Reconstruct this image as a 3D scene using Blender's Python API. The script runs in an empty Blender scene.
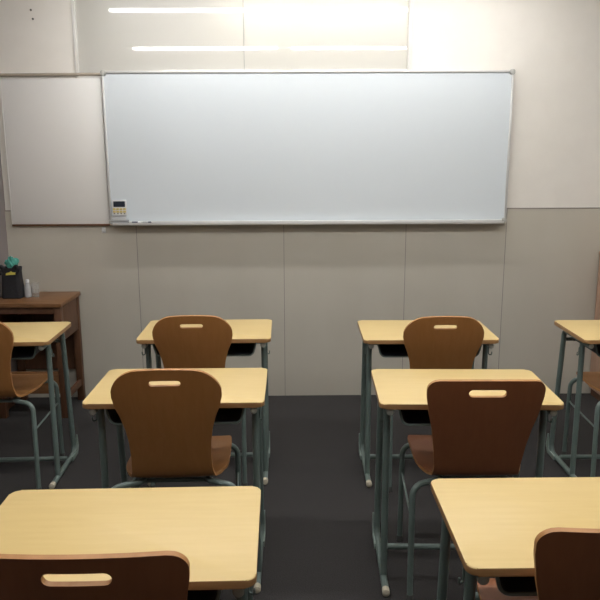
import bpy, bmesh, math, random
from mathutils import Vector, Matrix
random.seed(7)
S = bpy.context.scene
COL = S.collection
PI = math.pi

# ------------------------------------------------------------------ materials
def mat(name, col, rough=.5, metal=0, spec=.5, coat=0, coat_rough=.05, alpha=1, trans=0, emis=None, es=0):
    m = bpy.data.materials.new(name); m.use_nodes = True
    b = m.node_tree.nodes['Principled BSDF']
    b.inputs['Base Color'].default_value = (*col, 1)
    b.inputs['Roughness'].default_value = rough
    b.inputs['Metallic'].default_value = metal
    b.inputs['Specular IOR Level'].default_value = spec
    b.inputs['Coat Weight'].default_value = coat
    b.inputs['Coat Roughness'].default_value = coat_rough
    b.inputs['Transmission Weight'].default_value = trans
    if emis:
        b.inputs['Emission Color'].default_value = (*emis, 1)
        b.inputs['Emission Strength'].default_value = es
    return m

def noise_col(m, c1, c2, scale, detail=3, stretch=(1, 1, 1), lo=.35, hi=.65, bump=0, distort=0, bscale=None):
    nt = m.node_tree; N = nt.nodes; L = nt.links; b = N['Principled BSDF']
    tc = N.new('ShaderNodeTexCoord'); mp = N.new('ShaderNodeMapping')
    mp.inputs['Scale'].default_value = stretch
    n = N.new('ShaderNodeTexNoise'); n.inputs['Scale'].default_value = scale
    n.inputs['Detail'].default_value = detail; n.inputs['Distortion'].default_value = distort
    r = N.new('ShaderNodeValToRGB')
    r.color_ramp.elements[0].position = lo; r.color_ramp.elements[1].position = hi
    r.color_ramp.elements[0].color = (*c1, 1); r.color_ramp.elements[1].color = (*c2, 1)
    L.new(tc.outputs['Object'], mp.inputs['Vector']); L.new(mp.outputs['Vector'], n.inputs['Vector'])
    L.new(n.outputs['Fac'], r.inputs['Fac']); L.new(r.outputs['Color'], b.inputs['Base Color'])
    if bump:
        bp = N.new('ShaderNodeBump'); bp.inputs['Strength'].default_value = bump
        bp.inputs['Distance'].default_value = .002
        if bscale:
            n2 = N.new('ShaderNodeTexNoise'); n2.inputs['Scale'].default_value = bscale
            L.new(tc.outputs['Object'], n2.inputs['Vector']); L.new(n2.outputs['Fac'], bp.inputs['Height'])
        else:
            L.new(n.outputs['Fac'], bp.inputs['Height'])
        L.new(bp.outputs['Normal'], b.inputs['Normal'])
    return m

def sc(c, k): return tuple(x * k for x in c)

M = {}
M['wall'] = noise_col(mat('white_wall_paper', (.8, .78, .75), .7), (.80, .77, .72), (.82, .79, .74), 9, bump=.15, bscale=160)
M['dado'] = noise_col(mat('grey_beige_dado', (.4, .37, .34), .55), (.525, .495, .425), (.545, .515, .445), 4, stretch=(1, 1, .3), bump=.1, bscale=200)
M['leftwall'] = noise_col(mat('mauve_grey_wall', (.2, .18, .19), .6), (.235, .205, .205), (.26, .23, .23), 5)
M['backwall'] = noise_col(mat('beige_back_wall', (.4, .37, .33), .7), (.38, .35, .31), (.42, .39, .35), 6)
M['ceiling'] = noise_col(mat('ceiling_tile', (.8, .8, .78), .8), (.78, .78, .75), (.84, .84, .81), 60)
M['carpet'] = noise_col(mat('charcoal_carpet', (.03, .03, .032), .95, spec=.1), (.039, .037, .037), (.055, .052, .052), 220, bump=.5)
M['seam'] = mat('dark_seam', (.28, .255, .23), .7)
M['trimdark'] = mat('taupe_trim', (.36, .31, .25), .5)
M['top'] = noise_col(mat('maple_laminate', (.8, .6, .35), .32, spec=.45), (.69, .51, .218), (.715, .535, .235), 5, 5, stretch=(1.2, 14, 1), distort=.3)
M['topedge'] = noise_col(mat('maple_edge', (.5, .3, .13), .4), (.37, .20, .08), (.42, .235, .10), 6, stretch=(2, 2, 20))
M['steel'] = noise_col(mat('grey_green_enamel', (.13, .17, .16), .38, spec=.5), (.135, .18, .165), (.155, .205, .19), 12)
M['steellight'] = mat('pale_green_enamel', (.27, .34, .31), .4)
M['tray'] = mat('dark_blue_grey_tray', (.03, .036, .05), .5)
M['plug'] = mat('cream_plastic_plug', (.62, .56, .44), .5)
M['plugdk'] = mat('dull_plastic_plug', (.36, .36, .31), .5)
M['ply'] = noise_col(mat('walnut_brown_plywood', (.16, .07, .03), .42, spec=.4), (.345, .155, .046), (.368, .168, .053), 4, 5, stretch=(14, 14, 1), distort=.6)
M['plyred'] = noise_col(mat('red_brown_plywood', (.16, .06, .03), .42, spec=.4), (.240, .088, .036), (.260, .097, .040), 4, 5, stretch=(14, 14, 1), distort=.6)
M['plyedge'] = noise_col(mat('plywood_edge', (.5, .3, .15), .5), (.42, .19, .06), (.48, .23, .08), 30, stretch=(1, 1, 1))
M['rubber'] = mat('grey_rubber', (.10, .105, .10), .8)
M['alu'] = mat('brushed_aluminium', (.66, .66, .65), .40, metal=.35)
M['board'] = mat('whiteboard_enamel', (.665, .72, .765), .42, spec=.35, coat=.2, coat_rough=.16)
M['cap'] = mat('grey_plastic_cap', (.42, .42, .40), .5)
M['sheet'] = mat('white_magnetic_sheet', (.79, .78, .76), .42)
M['pframe'] = mat('pale_frame', (.72, .71, .68), .4)
M['table'] = noise_col(mat('old_brown_wood', (.2, .1, .04), .42), (.17, .078, .03), (.25, .12, .05), 5, 5, stretch=(1.5, 12, 12), distort=.5)
M['tabledk'] = noise_col(mat('old_brown_wood_dark', (.1, .05, .025), .5), (.10, .046, .022), (.135, .06, .03), 5, 5, stretch=(8, 8, 1.5))
M['cabinet'] = noise_col(mat('pinkish_beech', (.4, .25, .16), .5), (.50, .32, .22), (.56, .36, .26), 4, 4, stretch=(10, 10, 1))
M['black'] = noise_col(mat('black_canvas', (.01, .01, .012), .8), (.010, .010, .013), (.02, .02, .024), 150)
M['teal'] = noise_col(mat('teal_cloth', (.05, .3, .25), .7), (.05, .27, .22), (.09, .40, .33), 30)
M['yellow'] = mat('yellow_label', (.75, .66, .12), .5)
M['clear'] = mat('clear_plastic', (.95, .97, .98), .08, trans=.9)
M['capwhite'] = mat('white_plastic', (.72, .73, .74), .4)
M['milky'] = mat('milky_plastic', (.42, .43, .44), .35)
M['lcd'] = mat('dark_display', (.03, .035, .05), .2)
M['button'] = mat('yellow_rubber_button', (.62, .50, .20), .5)
M['buttondk'] = mat('dark_print', (.12, .10, .08), .6)
M['eraser'] = mat('grey_felt', (.33, .34, .35), .8)
M['markerdk'] = mat('dark_marker', (.10, .11, .14), .4)
M['markergrey'] = mat('grey_marker', (.4, .41, .42), .4)
M['chrome'] = mat('chrome', (.6, .6, .6), .2, metal=1)
M['lamphouse'] = mat('white_lamp_housing', (.8, .8, .8), .4)
M['lens'] = mat('lamp_diffuser', (.9, .9, .9), .4, emis=(1, .98, .95), es=58)
M['lens1'] = mat('front_lamp_diffuser', (.9, .9, .9), .4, emis=(1, .98, .95), es=36)
M['lens3'] = mat('dim_lamp_diffuser', (.9, .9, .9), .4, emis=(1, .98, .95), es=36)
M['lens2'] = mat('corridor_lamp_diffuser', (.9, .9, .9), .4, emis=(1, .975, .93), es=6)
# frosted transom pane: white translucent plastic with a glossy skin
m = bpy.data.materials.new('frosted_pane'); m.use_nodes = True; nt = m.node_tree; nt.nodes.clear()
o = nt.nodes.new('ShaderNodeOutputMaterial'); d = nt.nodes.new('ShaderNodeBsdfDiffuse'); t = nt.nodes.new('ShaderNodeBsdfTranslucent')
g = nt.nodes.new('ShaderNodeBsdfGlossy'); g.inputs['Roughness'].default_value = .03; g.inputs['Color'].default_value = (.95, .95, .95, 1)
g2 = nt.nodes.new('ShaderNodeBsdfGlossy'); g2.inputs['Roughness'].default_value = .34; g2.inputs['Color'].default_value = (.95, .95, .95, 1)
d.inputs['Color'].default_value = (.70, .69, .655, 1); t.inputs['Color'].default_value = (.95, .93, .86, 1)
m1 = nt.nodes.new('ShaderNodeMixShader'); m1.inputs[0].default_value = .35
m2 = nt.nodes.new('ShaderNodeMixShader'); m2.inputs[0].default_value = .035
m3 = nt.nodes.new('ShaderNodeMixShader'); m3.inputs[0].default_value = .025
for a, b_ in ((d.outputs[0], m1.inputs[1]), (t.outputs[0], m1.inputs[2]), (m1.outputs[0], m3.inputs[1]), (g2.outputs[0], m3.inputs[2]),
              (m3.outputs[0], m2.inputs[1]), (g.outputs[0], m2.inputs[2]), (m2.outputs[0], o.inputs[0])):
    nt.links.new(a, b_)
M['pane'] = m

# ------------------------------------------------------------------ helpers
def link(name, bm, mats, parent=None, smooth=True):
    me = bpy.data.meshes.new(name)
    bmesh.ops.recalc_face_normals(bm, faces=bm.faces[:])
    if smooth:
        for f in bm.faces: f.smooth = True
        for e in bm.edges:
            if len(e.link_faces) == 2 and e.calc_face_angle(0) > math.radians(38): e.smooth = False
    bm.to_mesh(me); bm.free()
    for mm in (mats if isinstance(mats, (list, tuple)) else [mats]): me.materials.append(mm)
    ob = bpy.data.objects.new(name, me); COL.objects.link(ob)
    if parent: ob.parent = parent
    return ob

def box(bm, x0, x1, y0, y1, z0, z1, bev=0, mi=0, seg=2):
    vs = [bm.verts.new((x, y, z)) for z in (z0, z1) for y in (y0, y1) for x in (x0, x1)]
    fs = [bm.faces.new([vs[i] for i in q]) for q in ((0, 2, 3, 1), (4, 5, 7, 6), (0, 1, 5, 4), (2, 6, 7, 3), (0, 4, 6, 2), (1, 3, 7, 5))]
    if bev:
        es = list({e for f in fs for e in f.edges})
        r = bmesh.ops.bevel(bm, geom=es, offset=bev, segments=seg, affect='EDGES', profile=.5)
        fs = r['faces'] + [f for f in fs if f.is_valid]
    for f in fs: f.material_index = mi
    return fs

def B(name, m, parent, *dims, bev=.0, **k):
    bm = bmesh.new(); box(bm, *dims, bev=bev, **k); return link(name, bm, m, parent)

def fillet(pts, rad, n=6):
    P = [Vector(p) for p in pts]; out = [P[0]]
    for i in range(1, len(P) - 1):
        a, b, c = P[i - 1], P[i], P[i + 1]
        r = rad[i - 1] if isinstance(rad, (list, tuple)) else rad
        u = (a - b); v = (c - b); lu, lv = u.length, v.length; u.normalize(); v.normalize()
        ang = u.angle(v)
        if ang > PI - .02: out.append(b); continue
        d = min(r / math.tan(ang / 2), lu * .49, lv * .49); rr = d * math.tan(ang / 2)
        cen = b + (u + v).normalized() * (rr / math.sin(ang / 2))
        s0 = b + u * d - cen; s1 = b + v * d - cen; tot = s0.angle(s1)
        ax = s0.cross(s1).normalized()
        for k in range(n + 1): out.append(cen + Matrix.Rotation(tot * k / n, 3, ax) @ s0)
    out.append(P[-1]); return out

def tube(bm, pts, r, n=12, mi=0, squash=None):
    P = [Vector(p) for p in pts]; rings = []; up = None
    for i, p in enumerate(P):
        t = ((P[min(i + 1, len(P) - 1)] - p).normalized() + (p - P[max(i - 1, 0)]).normalized()).normalized()
        if up is None:
            up = Vector((0, 0, 1)) if abs(t.z) < .9 else Vector((1, 0, 0))
        a = (up - t * up.dot(t)).normalized(); b = t.cross(a); up = a
        rr = r[i] if isinstance(r, (list, tuple)) else r
        rings.append([bm.verts.new(p + (a * math.cos(2 * PI * k / n) + b * math.sin(2 * PI * k / n)) * rr) for k in range(n)])
    for q in range(len(rings) - 1):
        for k in range(n):
            f = bm.faces.new((rings[q][k], rings[q][(k + 1) % n], rings[q + 1][(k + 1) % n], rings[q + 1][k])); f.material_index = mi
    for rg in (rings[0][::-1], rings[-1]): bm.faces.new(rg).material_index = mi

def T(name, m, parent, pts, r, n=12):
    bm = bmesh.new(); tube(bm, pts, r, n); return link(name, bm, m, parent)

def rrect(w, h, r, n=6, cx=0, cy=0):
    o = []
    for sx, sy, a0 in ((1, 1, 0), (-1, 1, 90), (-1, -1, 180), (1, -1, 270)):
        for k in range(n + 1):
            a = math.radians(a0 + 90 * k / n)
            o.append((cx + sx * (w / 2 - r) + r * math.cos(a), cy + sy * (h / 2 - r) + r * math.sin(a)))
    return o

def prism(bm, poly, z0, z1, f3=lambda x, y, z: (x, y, z), bev=0, mi=0, seg=2):
    a = [bm.verts.new(f3(x, y, z0)) for x, y in poly]; b = [bm.verts.new(f3(x, y, z1)) for x, y in poly]
    fa = bm.faces.new(a[::-1]); fb = bm.faces.new(b); n = len(poly); side = []
    for k in range(n): side.append(bm.faces.new((a[k], a[(k + 1) % n], b[(k + 1) % n], b[k])))
    for f in [fa, fb] + side: f.material_index = mi
    if bev:
        bmesh.ops.bevel(bm, geom=list(fa.edges) + list(fb.edges), offset=bev, segments=seg, affect='EDGES', profile=.5)
    return fa, fb, side

def lathe(bm, prof, n=24, cx=0, cy=0, z0=0):
    rings = [[bm.verts.new((cx + r * math.cos(2 * PI * k / n), cy + r * math.sin(2 * PI * k / n), z0 + z)) for k in range(n)] for r, z in prof]
    for q in range(len(rings) - 1):
        for k in range(n): bm.faces.new((rings[q][k], rings[q][(k + 1) % n], rings[q + 1][(k + 1) % n], rings[q + 1][k]))
    bm.faces.new(rings[0][::-1]); bm.faces.new(rings[-1])

def tag(o, label, cat, group=None):
    o['label'] = label; o['category'] = cat
    if group: o['group'] = group
    return o
def thing(name, label, cat, loc=(0, 0, 0), rz=0, group=None):
    o = bpy.data.objects.new(name, None); COL.objects.link(o); o.empty_display_size = .1
    o.location = loc; o.rotation_euler = (0, 0, rz); return tag(o, label, cat, group)
def struct(o): o['kind'] = 'structure'; return o
def copy_tree(o, parent=None):
    c = o.copy(); COL.objects.link(c)
    if parent: c.parent = parent; c.matrix_parent_inverse = o.matrix_parent_inverse
    for ch in list(o.children): copy_tree(ch, c)
    return c

# ------------------------------------------------------------------ room
YW = 4.28; XL = -1.765; XR = 3.2; YB = -2.6; ZC = 2.5
struct(B('floor', M['carpet'], None, XL - .1, XR + .1, YB - .1, YW + 1.2, -.1, 0))
struct(B('ceiling', M['ceiling'], None, XL - .1, XR + .1, YB - .1, YW + 1.2, ZC, ZC + .1))
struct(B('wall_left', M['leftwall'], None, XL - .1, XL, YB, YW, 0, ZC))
struct(B('wall_right', M['wall'], None, XR, XR + .1, YB, YW, 0, ZC))
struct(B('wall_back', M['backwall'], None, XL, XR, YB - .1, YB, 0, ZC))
# front wall with a transom opening X -1.255..0.69, Z 1.98..2.5
TX0, TX1, TZ0 = -1.262, .690, 1.985
bm = bmesh.new()
box(bm, XL, TX0, YW, YW + .1, 0, ZC); box(bm, TX1, XR, YW, YW + .1, 0, ZC); box(bm, TX0, TX1, YW, YW + .1, 0, TZ0)
struct(link('wall_front', bm, M['wall'], None))
# corridor beyond the transom
struct(B('wall_corridor', M['wall'], None, XL - .1, XR + .1, YW + 1.1, YW + 1.2, 0, ZC))
# transom window
w = struct(thing('window_1', 'frosted transom window above the whiteboard', 'window', (0, YW, 0)))
for k in ('label', 'category'): del w[k]
B('pane', M['pane'], w, TX0, -.283, .010, .016, TZ0, ZC)
B('pane', M['pane'], w, -.279, TX1, .010, .016, TZ0, ZC)
bm = bmesh.new()
box(bm, TX1 - .002, TX1 + .022, -.012, .03, TZ0, ZC, bev=.002); box(bm, TX0 - .018, TX0 + .004, -.008, .03, TZ0, ZC, bev=.002)
link('window_frame', bm, M['pframe'], w)
B('window_sill', M['pframe'], w, TX0, TX1, -.012, .03, TZ0 - .02, TZ0 + .012, bev=.002)
B('joint_strip', M['cap'], w, -.2825, -.2795, .006, .018, TZ0, ZC)
# dado: grey panels to 1.2 m with seams, thin cap line
struct(B('trim_1', M['dado'], None, XL, XR, YW - .012, YW, 0, 1.200))
struct(B('trim_2', M['seam'], None, XL, XR, YW - .014, YW - .001, 1.200, 1.207))
for k, x in enumerate((-.966, -.054, .705, 1.329, 2.40)):
    struct(B('trim_%d' % (k + 3), M['seam'], None, x - .0018, x + .0018, YW - .0132, YW - .011, 0, 1.2))
bm = bmesh.new(); tube(bm, [(XL, YW - .008, 2.001), (-1.125, YW - .008, 2.0035)], .010, 8)
struct(link('trim_8', bm, M['trimdark'], None))
struct(B('baseboard_left', M['tabledk'], None, XL, XL + .008, YB, YW - .02, 0, .06))

# white magnetic sheet panel left of the board
ms = thing('white_panel', 'large blank white panel on the wall between corner and whiteboard', 'wall panel', (-1.438, YW - .012, 1.554))
B('panel_sheet', M['sheet'], ms, -.280, .312, -.012, -.002, -.432, .425, bev=.002)
B('bottom_rail', M['tabledk'], ms, -.283, .314, -.018, -.002, -.444, -.432, bev=.002)
B('side_edge', M['pframe'], ms, -.286, -.280, -.014, -.002, -.432, .425, bev=.001)

# ------------------------------------------------------------------ whiteboard
wb = thing('whiteboard', 'wide aluminium-framed whiteboard on the front wall', 'whiteboard', (.102, YW - .012, 1.57))
WX0, WX1, WZ0, WZ1 = -1.220, 1.214, -.447, .449
B('writing_surface', M['board'], wb, WX0 + .008, WX1 - .008, -.026, -.018, WZ0 + .008, WZ1 - .008)
B('back_panel', M['cap'], wb, WX0 + .015, WX1 - .015, -.018, -.001, WZ0 + .02, WZ1 - .02)
for nm, d in (('frame_top', (WX0, WX1, -.034, -.010, WZ1 - .013, WZ1)), ('frame_bottom', (WX0, WX1, -.034, -.010, WZ0, WZ0 + .016)),
              ('frame_side', (WX0, WX0 + .013, -.034, -.010, WZ0 + .016, WZ1 - .013)), ('frame_side', (WX1 - .013, WX1, -.034, -.010, WZ0 + .016, WZ1 - .013))):
    B(nm, M['alu'], wb, *d, bev=.003)
for x in (WX0, WX1):
    for z in (WZ0, WZ1):
        sx = 1 if x < 0 else -1; sz = 1 if z < 0 else -1
        bm = bmesh.new()
        prism(bm, rrect(.030, .030, .009, cx=x + sx * .0115, cy=z + sz * .0115), -.038, -.008, f3=lambda a, b, c: (a, c, b), bev=.003)
        link('corner_cap', bm, M['cap'], wb)
bm = bmesh.new()
pr_ = [(-.034, WZ0 + .002), (-.034, WZ0 - .006), (-.082, WZ0 - .006), (-.086, WZ0 - .002), (-.086, WZ0 + .010), (-.083, WZ0 + .010), (-.082, WZ0 + .001), (-.036, WZ0 + .001)]
prism(bm, pr_, WX0 + .03, WX1 - .03, f3=lambda a, b, c: (c, a, b))
link('pen_tray', bm, M['alu'], wb)

TZ = 1.57 + WZ0 + .001    # top of tray
TY = YW - .012 - .060
# timer
tm = thing('digital_timer', 'small white timer with dark display and yellow buttons on the whiteboard', 'timer', (-1.052, YW - .0392, 1.222))
bm = bmesh.new(); prism(bm, rrect(.086, .094, .008), -.016, -.0005, f3=lambda a, b, c: (a, c, b), bev=.003); link('casing', bm, M['capwhite'], tm)
bm = bmesh.new(); prism(bm, rrect(.070, .034, .004, cy=.022), -.0175, -.015, f3=lambda a, b, c: (a, c, b)); link('display', bm, M['lcd'], tm)
for i in range(4):
    for j in range(2):
        bm = bmesh.new(); prism(bm, rrect(.017, .012, .003, cx=-.031 + .0205 * i, cy=-.008 - .016 * j), -.0185, -.015, f3=lambda a, b, c: (a, c, b), bev=.001)
        link('button', bm, M['button'], tm)
bm = bmesh.new()
for i in range(4): box(bm, -.036 + .0205 * i, -.027 + .0205 * i, -.0165, -.015, -.038, -.033)
link('printed_marks', bm, M['buttondk'], tm)
# paper card below timer
tag(B('note_card', M['capwhite'], None, -1.104, -1.018, YW - .042, YW - .038, 1.131, 1.172, bev=.001), 'little white card on the board just under the timer', 'card')
er = thing('board_eraser', 'grey whiteboard eraser lying at the left end of the tray', 'eraser', (-1.048, TY, TZ))
B('felt_pad', M['eraser'], er, -.052, .052, -.016, .016, 0, .014, bev=.002)
B('grip', M['eraser'], er, -.052, .052, -.014, .014, .014, .026, bev=.004)
for k, (x, mm, lb) in enumerate(((-.950, 'markerdk', 'dark marker in the tray, the one nearer the eraser'), (-.886, 'markergrey', 'grey marker in the tray, the one farther from the eraser'))):
    mk = thing('whiteboard_marker', lb, 'marker', (x, TY, TZ + .0085), 0, 'markers in the whiteboard tray')
    T('barrel', M[mm], mk, [(-.026, 0, 0), (-.025, 0, 0), (.010, 0, 0)], [.007, .008, .008])
    T('pen_cap', M['markerdk' if k else 'capwhite'], mk, [(.010, 0, 0), (.026, 0, 0), (.028, 0, 0)], [.0085, .0085, .005])
# wall hook under the panel
hk = thing('wall_clip', 'tiny white clip on the wall below left corner of whiteboard', 'clip', (-1.166, YW - .012, 1.078))
B('clip_plate', M['capwhite'], hk, -.012, .012, -.006, 0, -.012, .022, bev=.002)
T('clip_hook', M['capwhite'], hk, fillet([(0, -.004, 0), (0, -.022, -.006), (0, -.022, .012)], .006), .004, 8)
for x, z, lb in ((-1.515, 2.364, 'upper of two small dark screws high on the wall'), (-1.507, 2.315, 'lower of two small dark screws high on the wall')):
    bm = bmesh.new(); prism(bm, rrect(.012, .012, .0055, cx=x, cy=z), YW - .004, YW, f3=lambda a, b, c: (a, c, b), bev=.001)
    tag(link('wall_screw', bm, M['rubber'], None), lb, 'screw', 'screws in the upper wall')

# ------------------------------------------------------------------ desk
W, D, HT = .608, .391, .713
def make_desk():
    t = thing('school_desk', '', 'desk')
    bm = bmesh.new()
    prism(bm, [(x, y + D / 2) for x, y in rrect(W, D, .022, 8)], HT - .0185, HT, bev=.004, seg=3)
    for f in bm.faces: f.material_index = 0 if f.calc_center_median().z > HT - .0015 and abs(f.normal.z) > .6 else 1
    link('tabletop', bm, [M['top'], M['topedge']], t)
    R_ = .0125; zr = HT - .0185 - R_ - .001
    for s in (-1, 1):
        x = s * (W / 2 - .035)
        # rail under the top bends into the rear post, which bends into the floor runner
        pts = fillet([(x, .012, zr), (x, .325, zr), (x, .390, .016), (x, .015, .016)], [.035, .045], 7)
        T('side_frame', M['steel'], t, pts, R_, 14)
        T('front_post', M['steel'], t, [(x, .105, zr - .004), (x, .105, .018)], R_, 14)
        bm = bmesh.new(); tube(bm, [(x, .008, zr), (x, .010, zr), (x, .020, zr)], [.008, .0115, .0115], 14); link('rail_plug', bm, M['plugdk'], t)
        bm = bmesh.new(); tube(bm, [(x, -.002, .016), (x, .001, .016), (x, .026, .016)], [.008, .0135, .0135], 14); link('foot_cap', bm, M['plug'], t)
        # reinforcing bracket at the heel
        bm = bmesh.new()
        poly = [(.30, .004), (.395, .004), (.420, .04), (.405, .105), (.398, .105), (.392, .05), (.375, .026), (.30, .026)]
        xo = x + s * .0135
        prism(bm, poly, xo - .003, xo + .003, f3=lambda a, b, c: (c, a, b)); link('heel_bracket', bm, M['steellight'], t)
        # bag hook on the outer side
        xh = s * (W / 2 - .020)
        T('bag_hook', M['steel'], t, fillet([(x + s * .010, .105, .650), (xh, .105, .650), (xh, .105, .615), (xh + s * .012, .095, .615), (xh + s * .012, .092, .632)], .008, 4), .0024, 8)
        bm = bmesh.new(); tube(bm, [(x, .20, zr - .004), (x, .20, zr - .020), (x, .20, zr - .024)], [.008, .008, .004], 8); link('bolt', bm, M['rubber'], t)
        # tray hanger
        B('tray_bracket', M['steel'], t, *sorted((s * .238, s * (W / 2 - .046))), .055, .300, zr - .006, zr, bev=.001)
    T('cross_bar', M['steel'], t, [(-W / 2 + .04, .272, .034), (W / 2 - .04, .272, .034)], .011, 12)
    T('rear_bar', M['steel'], t, [(-W / 2 + .04, .342, .628), (W / 2 - .04, .342, .628)], .009, 12)
    # book tray: rounded trough hung under the top
    zt = HT - .0195; dz = .071; hw = .238
    out = fillet([(-hw, 0, zt), (-hw + .018, 0, zt - dz), (hw - .018, 0, zt - dz), (hw, 0, zt)], .026, 6)
    inn = fillet([(-hw + .0025, 0, zt), (-hw + .0200, 0, zt - dz + .0025), (hw - .0200, 0, zt - dz + .0025), (hw - .0025, 0, zt)], .024, 6)
    bm = bmesh.new()
    y0, y1 = .050, .325
    V = [[bm.verts.new((p.x, y, p.z)) for p in L_] for L_ in (out, inn) for y in (y0, y1)]
    n = len(out)
    for k in range(n - 1):
        for a, b in ((0, 1), (2, 3), (0, 2), (1, 3)): bm.faces.new((V[a][k], V[a][k + 1], V[b][k + 1], V[b][k]))
    for k in (0, n - 1): bm.faces.new((V[0][k], V[1][k], V[3][k], V[2][k]))
    bv = [bm.verts.new((p.x, y1 - .003, p.z)) for p in inn]; bm.faces.new(bv)
    tr = link('book_tray', bm, M['tray'], t)
    rim = link('tray_rim', (lambda b: (tube(b, [Vector((p.x, y0 - .002, p.z)) for p in out], .0042, 8), b)[1])(bmesh.new()), M['steel'], tr)
    return t

desk0 = make_desk()
DG = 'school desks in two files with seats'
desks = [
    (-.378, 1.170, .019, 'maple-topped school desk nearest the camera on the left side'),
    (-.402, 2.163, .004, 'maple-topped school desk in the middle row, left of the aisle'),
    (-.405, 2.992, .014, 'maple-topped school desk nearest the front wall, left of the aisle'),
    (.646, 1.207, .001, 'maple-topped school desk nearest the camera on the right side'),
    (.589, 2.129, -.034, 'maple-topped school desk in the middle row, right of the aisle'),
    (.620, 2.956, -.014, 'maple-topped school desk nearest the front wall, right of the aisle'),
    (-1.398, 2.960, .035, 'maple desk by the brown wooden table at the far left'),
    (1.602, 2.934, -.008, 'maple desk cut by the right edge of the photo, farthest right'),
]
for i, (x, y, a, lb) in enumerate(desks):
    o = desk0 if i == 0 else copy_tree(desk0)
    o.location = (x, y + .012, 0); o.rotation_euler = (0, 0, a); o['label'] = lb; o['category'] = 'desk'; o['group'] = 'school desks'

# ------------------------------------------------------------------ chair
def interp(tab, x):
    if x <= tab[0][0]: return tab[0][1]
    for (a, b), (c, d) in zip(tab, tab[1:]):
        if x <= c:
            k = (x - a) / (c - a); k = k * k * (3 - 2 * k) * .35 + k * .65
            return b + (d - b) * k
    return tab[-1][1]

def catmull(P, n=8):
    P = [Vector(p) for p in P]; Q = [P[0] * 2 - P[1]] + P + [P[-1] * 2 - P[-2]]; o = []
    for i in range(1, len(Q) - 2):
        for k in range(n):
            t = k / n; a, b, c, d = Q[i - 1], Q[i], Q[i + 1], Q[i + 2]
            o.append(.5 * ((2 * b) + (c - a) * t + (2 * a - 5 * b + 4 * c - d) * t * t + (3 * b - a - 3 * c + d) * t ** 3))
    o.append(P[-1]); return o

PROF, LEN = [], []
def set_profile(top):
    k = (top - .497) / (.853 - .497)
    up = [(-.080, .853), (-.063, .77), (-.046, .70), (-.024, .62), (-.004, .55), (.012, .497)]
    P = [(y, .497 + (z - .497) * k) for y, z in up] + [(.030, .461), (.062, .445), (.12, .441), (.20, .437), (.28, .441), (.335, .448), (.375, .448), (.400, .436)]
    PROF[:] = catmull(P, 10); LEN[:] = [0]
    for a, b in zip(PROF, PROF[1:]): LEN.append(LEN[-1] + (b - a).length)
def at(s):
    for i in range(len(LEN) - 1):
        if s <= LEN[i + 1] or i == len(LEN) - 2:
            k = (s - LEN[i]) / (LEN[i + 1] - LEN[i]); p = PROF[i].lerp(PROF[i + 1], k)
            return p
def frame(s):
    p = at(s); e = .004
    t = (at(min(s + e, LEN[-1])) - at(max(s - e, 0))).normalized()
    return p, Vector((t.y, -t.x))        # tangent rotated: the normal (pointing back / down)

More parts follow.
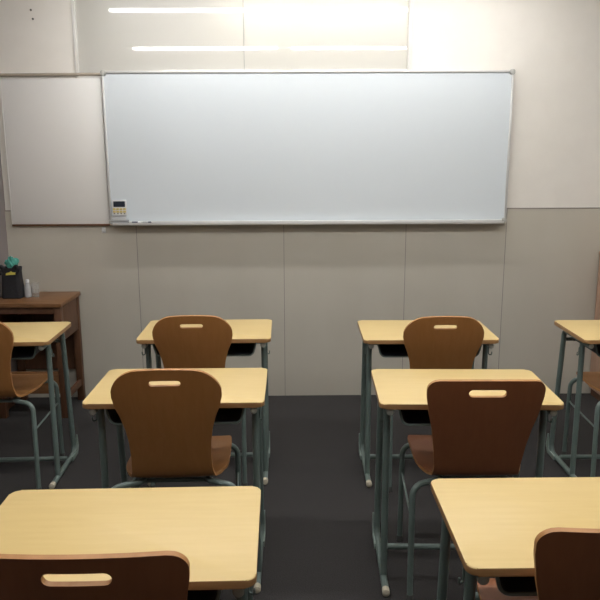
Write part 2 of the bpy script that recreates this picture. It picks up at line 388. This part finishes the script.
def make_shell(kind, top):
    set_profile(top); tot = LEN[-1]; bl = tot - .46   # bl: about where the back ends
    # half width by distance along the shell from the top edge
    if kind == 'A':
        rc = .085
        tab = [(0, .170), (.05, .176), (.09, .176), (.13, .169), (.18, .152), (.23, .140), (.28, .134), (.34, .132), (bl + .05, .134), (bl + .10, .144), (bl + .135, .162), (bl + .17, .176), (bl + .21, .180), (.70, .180), (tot, .174)]
        arch = .020; hole_c, ha, hr = .048, .050, .0095
    else:
        rc = .036
        tab = [(0, .186), (.03, .188), (.06, .187), (.12, .178), (.20, .161), (.28, .150), (.34, .144), (bl + .05, .142), (bl + .10, .147), (bl + .135, .164), (bl + .17, .178), (bl + .21, .184), (.70, .184), (tot, .176)]
        arch = .008; hole_c, ha, hr = .046, .060, .0135
    rf = .05
    def hw(s):
        w = interp(tab, s)
        if s < rc: w = min(w, interp(tab, rc) - rc + math.sqrt(max(rc * rc - (rc - s) ** 2, 0)))
        e = tot - s
        if e < rf: w = w - rf + math.sqrt(max(rf * rf - (rf - e) ** 2, 0))
        return w
    S_ = [rc * (1 - math.cos(PI / 2 * k / 9)) for k in range(9)]
    h0, h1 = hole_c - hr, hole_c + hr
    hrows = [hole_c - hr * math.cos(PI * k / 8) for k in range(9)]
    S_ = [s for s in S_ if s < h0 - .002 or s > h1 + .002] + hrows
    s = max(rc, h1) + .012
    S_ += [s + (tot - rf - s) * k / 40 for k in range(41)]
    S_ += [tot - rf * (1 - math.cos(PI / 2 * k / 6)) for k in range(7)][0:7]
    S_ = sorted(S_); SS = [S_[0]]
    for s in S_[1:]:
        if s - SS[-1] > .0008 or s in hrows: SS.append(s)
    def bnd(s):
        if h0 <= s <= h1: return ha - hr + math.sqrt(max(hr * hr - (s - hole_c) ** 2, 0))
        return ha - hr
    th = .0055
    bm = bmesh.new(); ni, no = 6, 7
    def P3(u, s, side):
        w_arch = max(0, 1 - s / .30)
        se = s + arch * (u / .18) ** 2 * w_arch ** 2
        p, n = frame(min(se, tot))
        cv = min(1, max(0, (.46 - s) / .2))
        y = p.x + .022 * (u / .18) ** 2 * cv
        z = p.y + (.010 * (u / .18) ** 2 if s > .40 else 0) * min(1, max(0, (s - .40) / .08)) * min(1, (tot - s) / .15)
        return Vector((u, y - 0, z)) + Vector((0, n.x, n.y)) * th * side
    grid = {}
    cols = list(range(-(ni // 2) - no, ni // 2 + no + 1))
    for i, s in enumerate(SS):
        w_, b_ = hw(s), bnd(s)
        b_ = min(b_, w_ * .6)
        for c in cols:
            k = abs(c); sg = 1 if c >= 0 else -1
            u = b_ * k / (ni // 2) if k <= ni // 2 else b_ + (w_ - b_) * (k - ni // 2) / no
            for sd in (1, -1): grid[i, c, sd] = bm.verts.new(P3(sg * u, s, sd))
    i0, i1 = SS.index(min(SS, key=lambda q: abs(q - h0))), SS.index(min(SS, key=lambda q: abs(q - h1)))
    cell = lambda i, c: 0 <= i < len(SS) - 1 and cols[0] <= c < cols[-1] and not (i0 <= i < i1 and -(ni // 2) <= c < ni // 2)
    for i in range(len(SS) - 1):
        for c in cols[:-1]:
            if not cell(i, c): continue
            for sd in (1, -1):
                q = [grid[i, c, sd], grid[i, c + 1, sd], grid[i + 1, c + 1, sd], grid[i + 1, c, sd]]
                bm.faces.new(q)
            for (di, dc, a, b) in ((-1, 0, (i, c), (i, c + 1)), (1, 0, (i + 1, c), (i + 1, c + 1)), (0, -1, (i, c), (i + 1, c)), (0, 1, (i, c + 1), (i + 1, c + 1))):
                if not cell(i + di, c + dc):
                    f = bm.faces.new((grid[a[0], a[1], 1], grid[b[0], b[1], 1], grid[b[0], b[1], -1], grid[a[0], a[1], -1])); f.material_index = 1
    return bm

def make_chair(kind, top):
    t = thing('school_chair', '', 'chair')
    link('seat_shell', make_shell(kind, top), [M['ply' if kind == 'A' else 'plyred'], M['plyedge']], t)
    for s in (-1, 1):
        x = s * .214; xf = s * .198
        zt = .4245
        T('side_frame', M['steel'], t, fillet([(x, 0, .006), (x, .014, zt), (s * .110, .060, zt), (s * .110, .320, zt), (xf, .372, zt), (xf, .385, .006)], [.040, .03, .04, .050], 6), .0105, 12)
        T('stretcher', M['steel'], t, [(x, .012, .300), (xf, .382, .300)], .0042, 8)
        for y, xq in ((0, x), (.385, xf)):
            bm = bmesh.new(); tube(bm, [(xq, y, 0), (xq, y, .003), (xq, y, .024)], [.010, .0125, .0125], 12); link('foot_cap', bm, M['rubber'], t)
        for y in (.10, .30):
            bm = bmesh.new(); tube(bm, [(s * .110, y, .424), (s * .110, y, .434)], [.010, .010], 8); link('mount', bm, M['steel'], t)
    for y in (.085, .30):
        T('cross_bar', M['steel'], t, [(-.11, y, .416), (.11, y, .416)], .008, 10)
    return t

chairs = [
    ('A', .867, -.406, 2.137, .03, 'golden-brown round-shouldered chair at the middle desk left of the aisle'),
    ('A', .846, -.444, 2.985, .03, 'brown round-shouldered chair at the desk nearest the front wall, left of the aisle'),
    ('A', .846, .655, 2.938, -.01, 'brown round-shouldered chair at the desk nearest the front wall, right of the aisle'),
    ('A', .846, -1.394, 2.958, .0, 'brown chair at the far left desk, cut by the photo edge'),
    ('A', .846, 1.590, 2.925, -.01, 'brown chair at the far right desk, showing only seat corner and leg'),
    ('B', .826, .614, 2.130, -.02, 'red-brown square-cornered chair at the middle desk right of the aisle'),
    ('B', .853, -.371, 1.128, .01, 'dark brown chair back at the bottom left, with a long hand slot'),
    ('B', .853, .632, 1.190, -.02, 'dark brown chair back cropped by the bottom right corner of the photo'),
]
made = {}
for k, top, x, y, a, lb in chairs:
    if (k, top) in made: o = copy_tree(made[k, top])
    else: o = made[k, top] = make_chair(k, top)
    o.location = (x, y, 0); o.rotation_euler = (0, 0, a); o['label'] = lb; o['category'] = 'chair'; o['group'] = 'plywood school chairs'

# ------------------------------------------------------------------ old wooden table at the left corner
tb = thing('wooden_table', 'old dark brown wooden table in the left corner by the wall', 'table', (-1.545, 4.065, 0))
hx, y0, y1 = .212, -.182, .195
B('tabletop', M['table'], tb, -hx, hx, y0, y1, .676, .700, bev=.003)
for x in (-1, 1):
    for y in (y0 + .012, y1 - .052):
        xx = x * (hx - .028)
        B('leg', M['tabledk'], tb, xx - .020, xx + .020, y, y + .040, 0, .676, bev=.003)
    xs = x * (hx - .020)
    B('side_panel', M['tabledk'], tb, xs - .008, xs + .008, y0 + .052, y1 - .052, .47, .676, bev=.001)
B('apron', M['tabledk'], tb, -hx + .048, hx - .048, y0 + .018, y0 + .034, .636, .676, bev=.001)
B('shelf', M['tabledk'], tb, -hx + .030, hx - .030, y0 + .052, y1 - .020, .470, .486, bev=.001)
B('back_panel', M['tabledk'], tb, -hx + .030, hx - .030, y1 - .020, y1 - .010, .20, .676)
B('foot_board', M['table'], tb, -hx + .048, hx - .048, y0 + .020, y0 + .038, .150, .285, bev=.002)
B('side_rail', M['tabledk'], tb, hx - .034, hx - .016, y0 + .052, y1 - .052, .10, .14, bev=.001)
B('side_rail', M['tabledk'], tb, -hx + .016, -hx + .034, y0 + .052, y1 - .052, .10, .14, bev=.001)

# black caddy with teal cloth on the table
bg = thing('canvas_caddy', 'black canvas holder with a yellow label standing on the old table', 'holder', (-1.676, 4.075, .700))
bm = bmesh.new()
rings = []
for z, wx, wy, r in ((0, .128, .095, .02), (.004, .136, .102, .025), (.06, .130, .098, .025), (.12, .120, .092, .024), (.165, .118, .09, .024), (.190, .126, .094, .024)):
    rings.append([bm.verts.new((x, y, z)) for x, y in rrect(wx, wy, r, 5)])
for z, wx, wy, r in ((.190, .118, .086, .022), (.13, .110, .082, .022)):
    rings.append([bm.verts.new((x, y, z)) for x, y in rrect(wx, wy, r, 5)])
for a, b in zip(rings, rings[1:]):
    for k in range(len(a)): bm.faces.new((a[k], a[(k + 1) % len(a)], b[(k + 1) % len(a)], b[k]))
bm.faces.new(rings[0][::-1]); bm.faces.new(rings[-1]); link('pouch', bm, M['black'], bg); bg.scale = (.88, .9, .97)
for sx in (-1, 1):
    bm = bmesh.new()
    tube(bm, fillet([(sx * .050, -.044, .15), (sx * .070, -.050, .185), (sx * .052, -.046, .205), (sx * .030, -.040, .188)], .012, 4), .010, 10); link('corner_tab', bm, M['black'], bg)
bm = bmesh.new()
prism(bm, [(-.022, .146), (.052, .150), (.050, .162), (.022, .165), (.014, .171), (.006, .164), (-.020, .159)], -.0485, -.044, f3=lambda a, b, c: (a, c, b), bev=.0008)
link('yellow_label', bm, M['yellow'], bg)
bm = bmesh.new()
bmesh.ops.create_icosphere(bm, subdivisions=4, radius=1)
for v in bm.verts:
    n = v.co.normalized(); q = .82 + .18 * math.sin(5 * n.x + 2.3 * n.y) * math.cos(4 * n.z + 3 * n.y) + .09 * math.sin(13 * n.x + 9 * n.z)
    v.co = Vector((n.x * .044 * q, n.y * .030 * q, max(n.z * .050 * q, -.05)))
cl = link('teal_cloth', bm, M['teal'], None); cl.location = (-1.670, 4.075, .902)
tag(cl, 'crumpled teal cloth bundle stuffed into the top of the black holder', 'cloth')
# clear spray bottle
sb = thing('clear_bottle', 'small clear plastic bottle beside the black holder on the table', 'bottle', (-1.592, 4.085, .700))
sb.scale = (.85, .85, .88)
bm = bmesh.new(); lathe(bm, [(.020, 0), (.026, .003), (.027, .05), (.025, .075), (.012, .092), (.011, .100)]); link('bottle_body', bm, M['milky'], sb)
bm = bmesh.new(); lathe(bm, [(.013, .100), (.013, .118), (.010, .121)]); link('bottle_cap', bm, M['capwhite'], sb)
cp = thing('clear_cup', 'thin clear plastic cup at the right of the small bottle', 'cup', (-1.548, 4.09, .700))
bm = bmesh.new(); lathe(bm, [(.018, 0), (.022, .085), (.0235, .086), (.0225, .083), (.0185, .003)]); link('cup_wall', bm, M['clear'], cp)

# cabinet at the right
cb = thing('wooden_cabinet', 'pinkish wooden cabinet against the front wall at the right edge', 'cabinet', (2.22, 4.05, 0))
B('body', M['cabinet'], cb, -.300, .300, -.185, .205, .05, .915, bev=.002)
B('cabinet_top', M['cabinet'], cb, -.306, .306, -.200, .208, .915, .937, bev=.003)
B('plinth', M['tabledk'], cb, -.285, .285, -.165, .20, 0, .05)
for s in (-1, 1):
    d_ = B('door', M['cabinet'], cb, *sorted((s * .003, s * .296)), -.203, -.186, .06, .905, bev=.002)
    T('handle', M['chrome'], d_, fillet([(s * .03, -.200, .62), (s * .03, -.225, .62), (s * .03, -.225, .52), (s * .03, -.200, .52)], .008, 4), .004, 8)

# ------------------------------------------------------------------ lamps
def lamp(x, y, lx, ly, m, lb, grp='ceiling light fixtures', z=ZC):
    t = thing('ceiling_light', lb, 'ceiling light', (x, y, z), 0, grp)
    B('housing', M['lamphouse'], t, -lx / 2 - .01, lx / 2 + .01, -ly / 2 - .02, ly / 2 + .02, -.022, 0, bev=.003)
    B('diffuser', m, t, -lx / 2, lx / 2, -ly / 2, ly / 2, -.040, -.022, bev=.006)
    return t
names = {3.76: 'front row by the transom', 2.18: 'second row over the middle desks', .60: 'third row over the nearest desks'}
for y, nm in names.items():
    for x, side in (((-.56, 'left'), (.74, 'right')) if y == 3.76 else ((-.76, 'left'), (.64, 'middle'), (2.05, 'right')) if y > 1 else ((-.76, 'left'), (.64, 'right'))):  # rightmost lamp of the second row is added to brighten the right wall
        lamp(x, y, 1.27, .048, M['lens1'] if y == 3.76 else M['lens'] if y > 1 else M['lens3'], '%s white ceiling light, %s' % (side, nm))
cl_ = thing('corridor_light', 'bright light box in the corridor behind the frosted transom', 'light', (.14, 4.45, ZC))
B('housing', M['lamphouse'], cl_, -.54, .54, -.05, .06, -.10, 0, bev=.003)
B('diffuser', M['lens2'], cl_, -.55, .55, -.06, .05, -.21, -.10, bev=.01)

# ------------------------------------------------------------------ camera, world, view
f, th, ya, ro, H = 688.2, .2008, .0105, -.0039, 1.503
F = Vector((math.sin(ya) * math.cos(th), math.cos(ya) * math.cos(th), -math.sin(th)))
r = Vector((math.cos(ya), -math.sin(ya), 0)); u = r.cross(F)
r2 = r * math.cos(ro) + u * math.sin(ro); u2 = -r * math.sin(ro) + u * math.cos(ro)
cam = bpy.data.cameras.new('camera'); co = bpy.data.objects.new('camera', cam); COL.objects.link(co)
mw = Matrix((r2, u2, -F)).transposed().to_4x4(); mw.translation = (0, 0, H); co.matrix_world = mw
cam.sensor_width = 36; cam.lens = f / 600 * 36; cam.clip_start = .02
S.camera = co
wd = bpy.data.worlds.new('world'); S.world = wd; wd.use_nodes = True
wd.node_tree.nodes['Background'].inputs[0].default_value = (.9, .95, 1, 1); wd.node_tree.nodes['Background'].inputs[1].default_value = .02
S.view_settings.view_transform = 'Standard'; S.view_settings.look = 'None'
S.view_settings.exposure = .1; S.view_settings.gamma = 1; S.view_settings.use_curve_mapping = False
